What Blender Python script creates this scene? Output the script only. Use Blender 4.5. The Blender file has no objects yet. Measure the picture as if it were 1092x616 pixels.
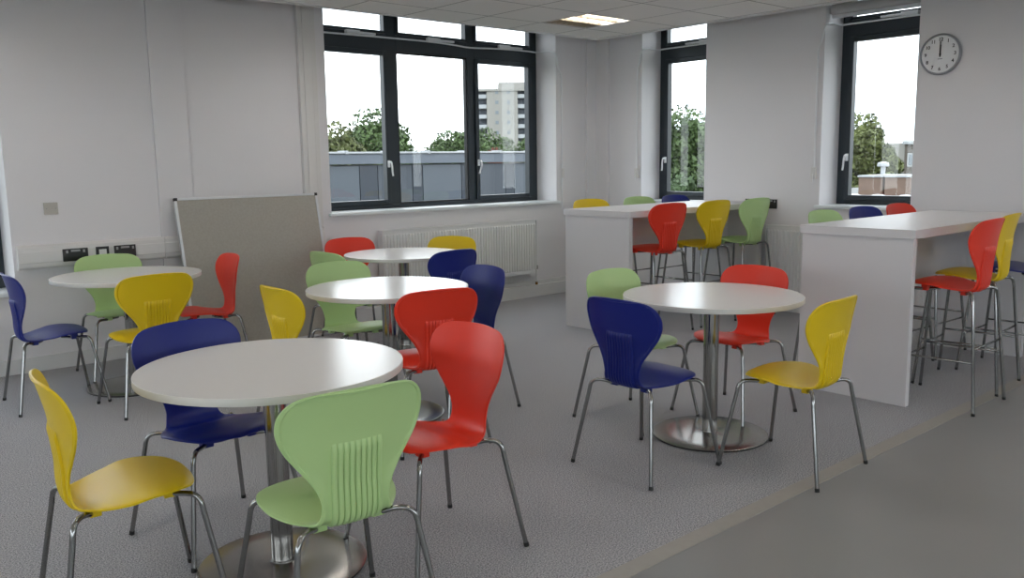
import bpy, bmesh, math, random
from mathutils import Vector, Matrix
PI = math.pi
R = math.radians
S = bpy.context.scene
COL = S.collection

# ------------------------------------------------------------------ camera
cd = bpy.data.cameras.new('camera')
cam = bpy.data.objects.new('camera', cd)
COL.objects.link(cam)
S.camera = cam
FPX, PITCH, ROLL, YAW, CAMH = 920.246, 8.3713, -0.8335, 48.7758, 1.40442
cd.sensor_fit = 'HORIZONTAL'
cd.sensor_width = 36.0
cd.lens = FPX / 1092.0 * 36.0
cd.clip_start, cd.clip_end = 0.05, 1000
_fw = Vector((math.cos(R(YAW)) * math.cos(R(PITCH)), math.sin(R(YAW)) * math.cos(R(PITCH)), -math.sin(R(PITCH))))
_r = Vector((math.sin(R(YAW)), -math.cos(R(YAW)), 0))
_u = _r.cross(_fw)
_r2 = _r * math.cos(R(ROLL)) + _u * math.sin(R(ROLL))
_u2 = _u * math.cos(R(ROLL)) - _r * math.sin(R(ROLL))
M = Matrix.Identity(4)
for i in range(3):
    M[i][0], M[i][1], M[i][2] = _r2[i], _u2[i], -_fw[i]
M[2][3] = CAMH
cam.matrix_world = M

# ------------------------------------------------------------------ world, exposure
SKY_STRENGTH = 4.2
LAMP_STRENGTH = 18.0
S.view_settings.view_transform = 'Standard'
S.view_settings.look = 'None'
S.view_settings.exposure = 0.12
S.view_settings.gamma = 1.0
S.view_settings.use_curve_mapping = False
S.cycles.use_denoising = True
S.cycles.max_bounces = 10
S.cycles.diffuse_bounces = 6
S.cycles.glossy_bounces = 4
S.cycles.transparent_max_bounces = 16
S.cycles.sample_clamp_indirect = 6.0
S.cycles.caustics_reflective = False
S.cycles.caustics_refractive = False

w = bpy.data.worlds.new('overcast_sky')
S.world = w
w.use_nodes = True
nt = w.node_tree
nt.nodes.clear()
out = nt.nodes.new('ShaderNodeOutputWorld')
bg = nt.nodes.new('ShaderNodeBackground')
tc = nt.nodes.new('ShaderNodeTexCoord')
mp = nt.nodes.new('ShaderNodeMapping'); mp.inputs['Scale'].default_value = (1.5, 1.5, 7)
no = nt.nodes.new('ShaderNodeTexNoise'); no.inputs['Scale'].default_value = 2.2; no.inputs['Detail'].default_value = 5
cr = nt.nodes.new('ShaderNodeValToRGB')
cr.color_ramp.elements[0].position = 0.38; cr.color_ramp.elements[0].color = (0.60, 0.66, 0.72, 1)
cr.color_ramp.elements[1].position = 0.62; cr.color_ramp.elements[1].color = (0.95, 0.97, 1.0, 1)
nt.links.new(tc.outputs['Generated'], mp.inputs['Vector'])
nt.links.new(mp.outputs[0], no.inputs['Vector'])
nt.links.new(no.outputs['Fac'], cr.inputs['Fac'])
nt.links.new(cr.outputs['Color'], bg.inputs['Color'])
bg.inputs['Strength'].default_value = SKY_STRENGTH
nt.links.new(bg.outputs[0], out.inputs['Surface'])


# ------------------------------------------------------------------ materials
def srgb(r, g, b):
    f = lambda c: (c / 255 / 12.92) if c / 255 <= 0.04045 else ((c / 255 + 0.055) / 1.055) ** 2.4
    return (f(r), f(g), f(b), 1)


def mat(name, col, rough=0.5, metal=0.0, bump=0.0, bscale=60, mottle=0.0, mscale=5, spec=0.5, emit=None, estr=0, coat=0.0):
    m = bpy.data.materials.new(name)
    m.use_nodes = True
    n = m.node_tree.nodes
    l = m.node_tree.links
    b = n['Principled BSDF']
    b.inputs['Base Color'].default_value = col
    b.inputs['Roughness'].default_value = rough
    b.inputs['Metallic'].default_value = metal
    b.inputs['Specular IOR Level'].default_value = spec
    b.inputs['Coat Weight'].default_value = coat
    t = n.new('ShaderNodeTexCoord')
    if mottle:
        x = n.new('ShaderNodeTexNoise'); x.inputs['Scale'].default_value = mscale; x.inputs['Detail'].default_value = 4
        l.new(t.outputs['Object'], x.inputs['Vector'])
        r = n.new('ShaderNodeValToRGB')
        r.color_ramp.elements[0].position = 0.3; r.color_ramp.elements[1].position = 0.7
        r.color_ramp.elements[0].color = tuple(c * (1 - mottle) for c in col[:3]) + (1,)
        r.color_ramp.elements[1].color = tuple(min(1, c * (1 + mottle)) for c in col[:3]) + (1,)
        l.new(x.outputs['Fac'], r.inputs['Fac'])
        l.new(r.outputs['Color'], b.inputs['Base Color'])
    if bump:
        x = n.new('ShaderNodeTexNoise'); x.inputs['Scale'].default_value = bscale; x.inputs['Detail'].default_value = 3
        l.new(t.outputs['Object'], x.inputs['Vector'])
        bm_ = n.new('ShaderNodeBump'); bm_.inputs['Strength'].default_value = bump; bm_.inputs['Distance'].default_value = 0.002
        l.new(x.outputs['Fac'], bm_.inputs['Height'])
        l.new(bm_.outputs['Normal'], b.inputs['Normal'])
    if emit:
        b.inputs['Emission Color'].default_value = emit
        b.inputs['Emission Strength'].default_value = estr
    return m


MT = {}
MT['wall'] = mat('wall_paint', srgb(221, 219, 221), 0.7, bump=0.25, bscale=90, mottle=0.012, mscale=1.5)
MT['reveal'] = mat('sill_gloss_paint', srgb(226, 230, 232), 0.35)
MT['trunk'] = mat('white_upvc', srgb(214, 212, 210), 0.4)
MT['skirt'] = mat('skirting_gloss', srgb(212, 212, 211), 0.35)
MT['black'] = mat('black_plastic', srgb(22, 22, 25), 0.3)
MT['slot'] = mat('socket_switch_steel', srgb(150, 150, 150), 0.4, metal=0.6)
MT['frame'] = mat('anthracite_aluminium', srgb(38, 47, 54), 0.35, bump=0.05)
MT['gasket'] = mat('window_gasket', srgb(14, 15, 18), 0.6)
MT['handle'] = mat('white_handle', srgb(235, 236, 238), 0.25)
MT['top'] = mat('white_laminate', srgb(218, 216, 213), 0.22, bump=0.03, bscale=300)
MT['panel'] = mat('white_melamine', srgb(212, 210, 212), 0.4)
MT['edge'] = mat('white_edge_band', srgb(214, 212, 206), 0.4)
MT['chrome'] = mat('chrome', srgb(150, 150, 149), 0.14, metal=1.0)
MT['rubber'] = mat('rubber', srgb(22, 22, 22), 0.6)
MT['board'] = mat('grey_felt', srgb(166, 162, 153), 0.95, bump=0.5, bscale=400, mottle=0.05, mscale=60)
MT['alu'] = mat('aluminium', srgb(215, 217, 220), 0.35, metal=0.6)
MT['radiator'] = mat('radiator_enamel', srgb(222, 222, 222), 0.4)
MT['rad_dark'] = mat('radiator_inner', srgb(90, 90, 92), 0.6)
MT['brass'] = mat('brass', srgb(150, 110, 60), 0.35, metal=1.0)
MT['lamp_white'] = mat('lamp_louvre', srgb(190, 178, 160), 0.45)
MT['tube'] = mat('fluorescent_tube', srgb(255, 250, 240), 0.4, emit=(1.0, 0.98, 0.955, 1), estr=LAMP_STRENGTH)
MT['clock_rim'] = mat('clock_rim', srgb(158, 160, 164), 0.4, metal=0.2)
MT['clock_face'] = mat('clock_face', srgb(228, 229, 231), 0.5)
MT['ink'] = mat('black_ink', srgb(25, 25, 27), 0.6)
MT['conduit'] = mat('conduit_grey', srgb(228, 230, 232), 0.35)
MT['blind'] = mat('blind_fabric', srgb(185, 185, 186), 0.8)


def plastic(name, c, rough=0.36):
    return mat(name, c, rough, bump=0.12, bscale=700, spec=0.38)


PL = {'red': plastic('red_plastic', srgb(226, 56, 34)),
      'green': plastic('green_plastic', srgb(176, 206, 142)),
      'yellow': plastic('yellow_plastic', srgb(222, 190, 22)),
      'navy': plastic('navy_plastic', srgb(16, 32, 118))}

# brushed steel for columns and bases
def steel(name, radial):
    m = bpy.data.materials.new(name); m.use_nodes = True
    n = m.node_tree.nodes; l = m.node_tree.links; b = n['Principled BSDF']
    b.inputs['Base Color'].default_value = srgb(160, 158, 155)
    b.inputs['Metallic'].default_value = 1
    b.inputs['Roughness'].default_value = 0.24 if radial else 0.12
    t = n.new('ShaderNodeTexCoord')
    if radial:
        tn = n.new('ShaderNodeTangent'); tn.direction_type = 'RADIAL'; tn.axis = 'Z'
        l.new(tn.outputs[0], b.inputs['Tangent'])
        b.inputs['Anisotropic'].default_value = 0.6
        b.inputs['Anisotropic Rotation'].default_value = 0.0
    else:
        mp = n.new('ShaderNodeMapping'); mp.inputs['Scale'].default_value = (300, 300, 2)
        x = n.new('ShaderNodeTexNoise'); x.inputs['Scale'].default_value = 1
        l.new(t.outputs['Object'], mp.inputs['Vector']); l.new(mp.outputs[0], x.inputs['Vector'])
        bp = n.new('ShaderNodeBump'); bp.inputs['Strength'].default_value = 0.1
        l.new(x.outputs['Fac'], bp.inputs['Height']); l.new(bp.outputs[0], b.inputs['Normal'])
    return m


MT['steel'] = steel('brushed_steel_column', False)
MT['steel_base'] = steel('brushed_steel_base', True)


def carpet():
    m = bpy.data.materials.new('heather_carpet'); m.use_nodes = True
    n = m.node_tree.nodes; l = m.node_tree.links; b = n['Principled BSDF']
    b.inputs['Roughness'].default_value = 0.95
    b.inputs['Specular IOR Level'].default_value = 0.15
    t = n.new('ShaderNodeTexCoord')
    x = n.new('ShaderNodeTexNoise'); x.inputs['Scale'].default_value = 175; x.inputs['Detail'].default_value = 5; x.inputs['Roughness'].default_value = 0.8
    y = n.new('ShaderNodeTexNoise'); y.inputs['Scale'].default_value = 2.2; y.inputs['Detail'].default_value = 3
    l.new(t.outputs['Object'], x.inputs['Vector']); l.new(t.outputs['Object'], y.inputs['Vector'])
    r = n.new('ShaderNodeValToRGB')
    r.color_ramp.elements[0].position = 0.38; r.color_ramp.elements[0].color = srgb(84, 84, 88)
    r.color_ramp.elements[1].position = 0.62; r.color_ramp.elements[1].color = srgb(212, 212, 216)
    l.new(x.outputs['Fac'], r.inputs['Fac'])
    mx = n.new('ShaderNodeMix'); mx.data_type = 'RGBA'; mx.blend_type = 'MULTIPLY'; mx.inputs[0].default_value = 1
    r2 = n.new('ShaderNodeValToRGB'); r2.color_ramp.elements[0].color = (.92, .92, .92, 1); r2.color_ramp.elements[1].color = (1, 1, 1, 1)
    l.new(y.outputs['Fac'], r2.inputs['Fac'])
    l.new(r.outputs['Color'], mx.inputs[6]); l.new(r2.outputs['Color'], mx.inputs[7])
    l.new(mx.outputs[2], b.inputs['Base Color'])
    bp = n.new('ShaderNodeBump'); bp.inputs['Strength'].default_value = 0.6; bp.inputs['Distance'].default_value = 0.003
    l.new(x.outputs['Fac'], bp.inputs['Height']); l.new(bp.outputs[0], b.inputs['Normal'])
    return m


MT['carpet'] = carpet()
MT['vinyl'] = mat('grey_vinyl', srgb(137, 137, 136), 0.42, bump=0.06, bscale=30, mottle=0.04, mscale=1.3)
MT['strip'] = mat('taupe_transition_strip', srgb(158, 154, 147), 0.6, mottle=0.03, mscale=20)


def ceiling_tiles():
    m = bpy.data.materials.new('mineral_fibre_tiles'); m.use_nodes = True
    n = m.node_tree.nodes; l = m.node_tree.links; b = n['Principled BSDF']
    b.inputs['Roughness'].default_value = 0.85
    t = n.new('ShaderNodeTexCoord'); s = n.new('ShaderNodeSeparateXYZ')
    l.new(t.outputs['Object'], s.inputs[0])

    def line(ch, off):
        a = n.new('ShaderNodeMath'); a.operation = 'ADD'; a.inputs[1].default_value = -off + 60
        l.new(s.outputs[ch], a.inputs[0])
        d = n.new('ShaderNodeMath'); d.operation = 'MODULO'; d.inputs[1].default_value = 0.6
        l.new(a.outputs[0], d.inputs[0])
        c = n.new('ShaderNodeMath'); c.operation = 'SUBTRACT'; c.inputs[1].default_value = 0.3
        l.new(d.outputs[0], c.inputs[0])
        e = n.new('ShaderNodeMath'); e.operation = 'ABSOLUTE'; l.new(c.outputs[0], e.inputs[0])
        g = n.new('ShaderNodeMath'); g.operation = 'GREATER_THAN'; g.inputs[1].default_value = 0.2945
        l.new(e.outputs[0], g.inputs[0])
        return g
    gx = line('X', 5.55); gy = line('Y', 5.3)
    mxm = n.new('ShaderNodeMath'); mxm.operation = 'MAXIMUM'
    l.new(gx.outputs[0], mxm.inputs[0]); l.new(gy.outputs[0], mxm.inputs[1])
    mx = n.new('ShaderNodeMix'); mx.data_type = 'RGBA'
    mx.inputs[6].default_value = srgb(240, 238, 236); mx.inputs[7].default_value = srgb(138, 137, 136)
    l.new(mxm.outputs[0], mx.inputs[0]); l.new(mx.outputs[2], b.inputs['Base Color'])
    x = n.new('ShaderNodeTexNoise'); x.inputs['Scale'].default_value = 150
    l.new(t.outputs['Object'], x.inputs['Vector'])
    bp = n.new('ShaderNodeBump'); bp.inputs['Strength'].default_value = 0.2; bp.inputs['Distance'].default_value = 0.002
    l.new(x.outputs['Fac'], bp.inputs['Height']); l.new(bp.outputs[0], b.inputs['Normal'])
    return m


MT['tiles'] = ceiling_tiles()


def glass():
    m = bpy.data.materials.new('window_glass'); m.use_nodes = True
    n = m.node_tree.nodes; l = m.node_tree.links; n.clear()
    o = n.new('ShaderNodeOutputMaterial'); a = n.new('ShaderNodeBsdfTransparent'); g = n.new('ShaderNodeBsdfGlossy')
    a.inputs['Color'].default_value = (0.95, 0.97, 0.97, 1); g.inputs['Roughness'].default_value = 0.0
    # Schlick reflectance of a sealed double-glazed unit
    lw = n.new('ShaderNodeLayerWeight'); lw.inputs['Blend'].default_value = 0.5
    pw = n.new('ShaderNodeMath'); pw.operation = 'POWER'; pw.inputs[1].default_value = 5
    f = n.new('ShaderNodeMath'); f.operation = 'MULTIPLY_ADD'; f.inputs[1].default_value = 0.9; f.inputs[2].default_value = 0.03
    l.new(lw.outputs['Facing'], pw.inputs[0]); l.new(pw.outputs[0], f.inputs[0])
    x = n.new('ShaderNodeMixShader')
    l.new(f.outputs[0], x.inputs[0]); l.new(a.outputs[0], x.inputs[1]); l.new(g.outputs[0], x.inputs[2]); l.new(x.outputs[0], o.inputs[0])
    return m


MT['glass'] = glass()
# outside
MT['grass'] = mat('rough_grass', srgb(84, 98, 62), 0.95, mottle=0.3, mscale=0.4)
MT['leaf_a'] = mat('leaves_mid_green', srgb(92, 118, 62), 0.7, mottle=0.4, mscale=1.2)
MT['leaf_b'] = mat('leaves_dark_green', srgb(78, 104, 58), 0.7, mottle=0.4, mscale=1.2)
MT['leaf_c'] = mat('leaves_autumn_tinged', srgb(116, 126, 66), 0.7, mottle=0.4, mscale=0.9)
MT['bark'] = mat('bark', srgb(74, 64, 54), 0.9, bump=0.6, bscale=12)
MT['clad'] = mat('blue_grey_cladding', srgb(112, 122, 136), 0.5, mottle=0.06, mscale=0.7)
MT['clad_l'] = mat('light_grey_cladding', srgb(134, 146, 160), 0.45)
MT['clad_d'] = mat('slate_blue_cladding', srgb(80, 92, 108), 0.5)
MT['fascia'] = mat('grey_fascia', srgb(140, 152, 168), 0.35)
MT['flash'] = mat('white_roof_edge', srgb(230, 234, 238), 0.4)
MT['roof'] = mat('pale_flat_roof', srgb(176, 178, 176), 0.8, mottle=0.1, mscale=1)
MT['tower'] = mat('pale_render', srgb(226, 222, 214), 0.8)
MT['tower_rec'] = mat('balcony_recess', srgb(140, 146, 152), 0.8)
MT['tower_win'] = mat('far_window', srgb(150, 160, 168), 0.2)
MT['brick'] = mat('pinkish_brick', srgb(188, 158, 140), 0.85, mottle=0.12, mscale=6)
MT['brick_r'] = mat('red_brick', srgb(150, 92, 74), 0.85, mottle=0.12, mscale=6)
MT['brick_b'] = mat('brown_brick', srgb(140, 130, 120), 0.85, mottle=0.12, mscale=2)


for _k, _f in (('grass', .4), ('leaf_a', .5), ('leaf_b', .5), ('leaf_c', .5), ('clad', .30), ('clad_l', .30), ('clad_d', .32), ('fascia', .36), ('roof', .32), ('tower', .34), ('tower_win', .5), ('flash', .42), ('brick', .34), ('brick_r', .36), ('brick_b', .36)):
    _n = MT[_k].node_tree
    _c = _n.nodes['Principled BSDF'].inputs['Base Color'].default_value
    for _i in range(3):
        _c[_i] *= _f
    for _q in _n.nodes:
        if _q.type == 'VALTORGB':
            for _e in _q.color_ramp.elements:
                _e.color = tuple(v * _f for v in _e.color[:3]) + (1,)


# ------------------------------------------------------------------ mesh helpers
def obj(name, bm, m=None, parent=None, smooth=False):
    me = bpy.data.meshes.new(name)
    bmesh.ops.recalc_face_normals(bm, faces=bm.faces)
    if smooth:
        for e in bm.edges:
            if len(e.link_faces) == 2 and e.calc_face_angle(0) > R(42):
                e.smooth = False
    bm.to_mesh(me); bm.free()
    if m is not None:
        for q in (m if isinstance(m, (list, tuple)) else [m]):
            me.materials.append(MT[q] if isinstance(q, str) else q)
    if smooth:
        for p in me.polygons:
            p.use_smooth = True
    o = bpy.data.objects.new(name, me)
    COL.objects.link(o)
    if parent is not None:
        o.parent = parent
    return o


def box(bm, x0, x1, y0, y1, z0, z1, mi=0, bev=0.0, mp=None):
    vs = []
    for x, y, z in ((x0, y0, z0), (x1, y0, z0), (x1, y1, z0), (x0, y1, z0), (x0, y0, z1), (x1, y0, z1), (x1, y1, z1), (x0, y1, z1)):
        p = (x, y, z) if mp is None else mp(x, y, z)
        vs.append(bm.verts.new(p))
    fs = [bm.faces.new([vs[i] for i in f]) for f in ((0, 3, 2, 1), (4, 5, 6, 7), (0, 1, 5, 4), (1, 2, 6, 5), (2, 3, 7, 6), (3, 0, 4, 7))]
    for f in fs:
        f.material_index = mi
    if bev > 0:
        es = set(e for f in fs for e in f.edges)
        r = bmesh.ops.bevel(bm, geom=list(es), offset=bev, segments=2, affect='EDGES', profile=0.5)
        for f in r['faces']:
            f.material_index = mi
    return bm


def lathe(bm, prof, seg=64, cx=0, cy=0, mi=0):
    """prof: list of (r,z); r may be 0 at ends"""
    rings = []
    for r, z in prof:
        if r < 1e-6:
            rings.append([bm.verts.new((cx, cy, z))])
        else:
            rings.append([bm.verts.new((cx + r * math.cos(2 * PI * k / seg), cy + r * math.sin(2 * PI * k / seg), z)) for k in range(seg)])
    for a, b in zip(rings[:-1], rings[1:]):
        for k in range(seg):
            k2 = (k + 1) % seg
            if len(a) == 1 and len(b) == 1:
                continue
            if len(a) == 1:
                f = bm.faces.new((a[0], b[k], b[k2]))
            elif len(b) == 1:
                f = bm.faces.new((a[k], a[k2], b[0]))
            else:
                f = bm.faces.new((a[k], a[k2], b[k2], b[k]))
            f.material_index = mi
    return bm


def smooth_path(pts, n=6):
    """Catmull-Rom through pts"""
    P = [Vector(p) for p in pts]
    P = [P[0] * 2 - P[1]] + P + [P[-1] * 2 - P[-2]]
    o = []
    for i in range(1, len(P) - 2):
        for k in range(n):
            t = k / n
            a, b, c, d = P[i - 1], P[i], P[i + 1], P[i + 2]
            o.append(0.5 * ((2 * b) + (-a + c) * t + (2 * a - 5 * b + 4 * c - d) * t * t + (-a + 3 * b - 3 * c + d) * t ** 3))
    o.append(P[-2])
    return o


def tube(bm, pts, r, seg=10, cap=True, mi=0):
    P = [Vector(p) for p in pts]
    rr = r if isinstance(r, (list, tuple)) else [r] * len(P)
    t0 = (P[1] - P[0]).normalized()
    ref = Vector((0, 0, 1)) if abs(t0.z) < 0.9 else Vector((1, 0, 0))
    nrm = t0.cross(ref).normalized()
    rings = []
    for i, p in enumerate(P):
        t = ((P[min(i + 1, len(P) - 1)] - P[max(i - 1, 0)])).normalized()
        nrm = (nrm - t * nrm.dot(t)).normalized()
        bn = t.cross(nrm)
        rings.append([bm.verts.new(p + (nrm * math.cos(2 * PI * k / seg) + bn * math.sin(2 * PI * k / seg)) * rr[i]) for k in range(seg)])
    for a, b in zip(rings[:-1], rings[1:]):
        for k in range(seg):
            f = bm.faces.new((a[k], a[(k + 1) % seg], b[(k + 1) % seg], b[k])); f.material_index = mi
    if cap:
        bm.faces.new(rings[0]).material_index = mi; bm.faces.new(rings[-1]).material_index = mi
    return bm


def empty(name, loc=(0, 0, 0), rz=0, parent=None):
    o = bpy.data.objects.new(name, None)
    o.empty_display_size = 0.1
    COL.objects.link(o)
    o.location = loc; o.rotation_euler = (0, 0, rz)
    if parent is not None:
        o.parent = parent
    return o


def tag(o, label=None, cat=None, group=None, kind=None):
    for k, v in (('label', label), ('category', cat), ('group', group), ('kind', kind)):
        if v:
            o[k] = v
    return o


def structure(o):
    o['kind'] = 'structure'
    return o





def copy_tree(o, parent=None):
    c = o.copy(); COL.objects.link(c)
    if parent is not None:
        c.parent = parent
        c.matrix_parent_inverse = o.matrix_parent_inverse.copy()
    for ch in list(o.children):
        copy_tree(ch, c)
    return c


# ------------------------------------------------------------------ room shell
XB, YA, TH = 7.1, 6.65, 0.42      # wall planes and thickness
XL, YN, HT = -4.2, -4.2, 3.05     # the unseen rest of the room


def wall_with_holes(name, lo, hi, holes, mp, mname='wall'):
    """holes: (s0,s1,z0,z1) sorted; solid boxes around them"""
    bm = bmesh.new()
    s = lo
    for a, b, z0, z1 in holes:
        box(bm, s, a, 0, TH, 0, HT, mp=mp)
        box(bm, a, b, 0, TH, 0, z0, mp=mp)
        if z1 < HT:
            box(bm, a, b, 0, TH, z1, HT, mp=mp)
        s = b
    box(bm, s, hi, 0, TH, 0, HT, mp=mp)
    return structure(obj(name, bm, mname))


mapA = lambda s, t, z: (s, YA + t, z)
mapB = lambda s, t, z: (XB + t, s, z)
mapC = lambda s, t, z: (XL - t, s, z)
mapD = lambda s, t, z: (s, YN - t, z)
WZ0, WZ1 = 0.975, 2.92
wall_with_holes('wall_left', XL - TH, XB + TH, [(-1.3, 1.305, 0.56, WZ1), (3.765, 6.48, WZ0, WZ1)], mapA)
wall_with_holes('wall_right', YN, YA, [(-2.3, 0.4, WZ0, WZ1), (3.16, 3.965, WZ0, WZ1), (5.2, 6.005, WZ0, WZ1)], mapB)
wall_with_holes('wall_rear', YN, YA, [(-3.4, 5.8, 0.9, WZ1)], mapC)  # opening for the added daylight window
wall_with_holes('wall_near', XL - TH, XB + TH, [(-3.4, 6.3, 0.9, WZ1)], mapD)  # wide opening added to let in more sky light

CY0, CY1 = 1.90, 1.825   # carpet edge, vinyl edge
bm = bmesh.new(); box(bm, XL, XB, CY0, YA, -0.05, 0.0)
structure(obj('floor', bm, 'carpet'))
bm = bmesh.new(); box(bm, XL, XB, YN, CY1, -0.05, 0.0)
structure(obj('floor', bm, 'vinyl'))
bm = bmesh.new(); box(bm, XL, XB, CY1, CY0, -0.05, 0.003, bev=0.001)
structure(obj('trim_1', bm, 'strip'))

# suspended ceiling stops short of the window walls, plain soffit above
CX, CYE, CZ = 6.79, 6.33, 2.65
bm = bmesh.new()
# slab with a hole per luminaire is simpler as strips: built round the lamp grid
LX = [5.85, 3.45, 1.05, -1.35]
LY = [5.6, 3.2, 0.8, -1.6]
xs = sorted([XL, CX] + [x - .3 for x in LX] + [x + .3 for x in LX])
ys = sorted([YN, CYE] + [y - .3 for y in LY] + [y + .3 for y in LY])
for i in range(len(xs) - 1):
    for j in range(len(ys) - 1):
        if i % 2 == 1 and j % 2 == 1:
            continue
        box(bm, xs[i], xs[i + 1], ys[j], ys[j + 1], CZ, CZ + 0.02)
bmesh.ops.remove_doubles(bm, verts=bm.verts, dist=1e-5)
structure(obj('ceiling', bm, 'tiles'))
bm = bmesh.new()
box(bm, XL - TH, XB + TH, YN - TH, YA + TH, HT, HT + 0.1)
structure(obj('ceiling', bm, 'wall'))
bm = bmesh.new()
box(bm, XL, CX + .012, CYE - .012, CYE + .012, CZ - .012, HT)
structure(obj('trim_2', bm, 'wall'))
bm = bmesh.new()
box(bm, CX - .012, CX + .012, YN, CYE - .012, CZ - .012, HT)
structure(obj('trim_3', bm, 'wall'))

# wall features
bm = bmesh.new(); box(bm, 2.305, 2.56, YA - .02, YA, 0.1, HT, bev=0.002)
structure(obj('trim_4', bm, 'wall'))           # shallow boxed pilaster
bm = bmesh.new()
box(bm, 6.92, XB, YA - .03, YA, 0.1, HT)
box(bm, XB - .03, XB, YA - .20, YA - .03, 0.1, HT)
structure(obj('trim_5', bm, 'wall'))           # corner boxing
# skirtings
bm = bmesh.new(); box(bm, XL, 3.6, YA - .018, YA, 0, 0.105, bev=0.003)
structure(obj('baseboard_left', bm, 'skirt'))
bm = bmesh.new(); box(bm, XB - .018, XB, YN, YA - .1, 0, 0.105, bev=0.003)
structure(obj('baseboard_right', bm, 'skirt'))
# boxed pipe run below the radiator
bm = bmesh.new()
box(bm, 3.6, XB - .02, YA - .07, YA, 0, 0.125, bev=0.004)
box(bm, 3.6, XB - .02, YA - .03, YA, 0.125, 0.165, bev=0.003)
structure(obj('baseboard_far', bm, 'skirt'))

# horizontal dado trunking (three-compartment) on wall_left
bm = bmesh.new()
prof = [(0, .885), (.035, .885), (.05, .868), (.052, .842), (.055, .838), (.055, .765), (.052, .761), (.048, .735), (.032, .718), (0, .718)]


def extrude_profile(bm, prof, x0, x1, y):
    a = [bm.verts.new((x0, y - d, z)) for d, z in prof]; b = [bm.verts.new((x1, y - d, z)) for d, z in prof]
    n = len(prof)
    for i in range(n):
        bm.faces.new((a[i], a[(i + 1) % n], b[(i + 1) % n], b[i]))
    bm.faces.new(a); bm.faces.new(b)


extrude_profile(bm, prof, 1.325, 3.66, YA)
for x in (2.31, 2.9):
    box(bm, x, x + .003, YA - .058, YA - .05, .72, .885)
structure(obj('trim_6', bm, 'trunk'))
# vertical three-compartment trunking beside the window
bm = bmesh.new()
box(bm, 3.50, 3.66, YA - .045, YA, .885, HT, bev=.003)
box(bm, 3.533, 3.537, YA - .047, YA - .04, .89, HT)
box(bm, 3.618, 3.622, YA - .047, YA - .04, .89, HT)
box(bm, 3.54, 3.615, YA - .052, YA - .04, .89, HT, bev=.002)
structure(obj('trim_7', bm, 'trunk'))


# ------------------------------------------------------------------ windows
def member(bm, mp, s0, s1, z0, z1, t0, t1, bev=0.004):
    box(bm, s0, s1, t0, t1, z0, z1, mp=mp, bev=bev)


def window(name, mp, s0, s1, z0, z1, mulls, tr, open_bays, handle_bays, depth=0.30, fw=0.075, flip=False):
    """outer frame + mullions + transom; casements in open_bays; a pane in every bay"""
    root = structure(empty(name, mp((s0 + s1) / 2, depth, z0)))
    off = Vector(root.location)
    m2 = lambda s, t, z: tuple(Vector(mp(s, t, z)) - off)
    t0, t1 = depth, depth + 0.07
    bm = bmesh.new()
    member(bm, m2, s0, s0 + fw, z0, z1, t0, t1); member(bm, m2, s1 - fw, s1, z0, z1, t0, t1)
    member(bm, m2, s0 + fw, s1 - fw, z0, z0 + .05, t0, t1); member(bm, m2, s0 + fw, s1 - fw, z1 - .06, z1, t0, t1)
    edges = [s0 + fw]
    for a, b in mulls:
        member(bm, m2, a, b, z0 + .05, z1 - .06, t0, t1)
        edges += [a, b]
    edges.append(s1 - fw)
    bays = [(edges[i], edges[i + 1]) for i in range(0, len(edges), 2)]
    for a, b in bays:
        member(bm, m2, a, b, tr[0], tr[1], t0 - .004, t1)
    obj('window_frame', bm, 'frame', root)
    for i, (a, b) in enumerate(bays):
        # lower
        for lev, (za, zb) in enumerate(((z0 + .05, tr[0]), (tr[1], z1 - .06))):
            op = (i in open_bays) or lev == 1
            if op:
                bm = bmesh.new(); c = .045 if lev == 0 else .028; t2 = t0 - .018
                for q in ((a, a + c, za, zb), (b - c, b, za, zb), (a + c, b - c, za, za + c), (a + c, b - c, zb - c, zb)):
                    member(bm, m2, q[0] + .002, q[1] - .001, q[2] + .002, q[3] - .002, t2, t1 - .02, 0.003)
                cs = obj('casement', bm, 'frame', root)
            else:
                bm = bmesh.new(); c = .014; t2 = t0 + .006
                for q in ((a, a + c, za, zb), (b - c, b, za, zb), (a + c, b - c, za, za + c), (a + c, b - c, zb - c, zb)):
                    member(bm, m2, q[0], q[1], q[2], q[3], t2, t1 - .02, 0.002)
                cs = obj('glazing_bead', bm, 'gasket', root)
            bm = bmesh.new()
            box(bm, a + c - .004, b - c + .004, t0 + .030, t0 + .036, za + c - .004, zb - c + .004, mp=m2)
            obj('pane', bm, 'glass', cs)
            if lev == 0 and i in handle_bays:
                side = handle_bays[i]
                hs = (b - .022) if side > 0 else (a + .022)
                hz = 1.40
                bm = bmesh.new()
                box(bm, hs - .012, hs + .012, t0 - .030, t0 - .018, hz - .03, hz + .035, mp=m2, bev=.003)
                path = smooth_path([(hs, t0 - .03, hz + .015), (hs, t0 - .06, hz + .02), (hs + .004, t0 - .07, hz - .02), (hs + .012 * side, t0 - .062, hz - .075), (hs + .02 * side, t0 - .058, hz - .11)], 4)
                tube(bm, [Vector(m2(*p)) for p in path], .009, 8)
                obj('window_handle', bm, 'handle', root, smooth=True)
    return root


win = window('window_1', mapA, 3.765, 6.48, WZ0, WZ1, [(4.575, 4.685), (5.53, 5.62)], (2.44, 2.59), (0, 2), {0: 1, 2: -1}, fw=.09)
window('window_2', mapB, 5.2, 6.005, WZ0, WZ1, [], (2.445, 2.585), (0,), {0: 1})
window('window_3', mapB, 3.16, 3.965, WZ0, WZ1, [], (2.445, 2.585), (0,), {0: 1})
window('window_4', mapA, -1.3, 1.305, 0.56, WZ1, [(-.45, -.35), (.42, .52)], (2.445, 2.585), (0, 2), {}, fw=.09)
window('window_5', mapB, -2.3, 0.4, WZ0, WZ1, [(-1.4, -1.3), (-.5, -.4)], (2.445, 2.585), (0, 2), {})

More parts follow.
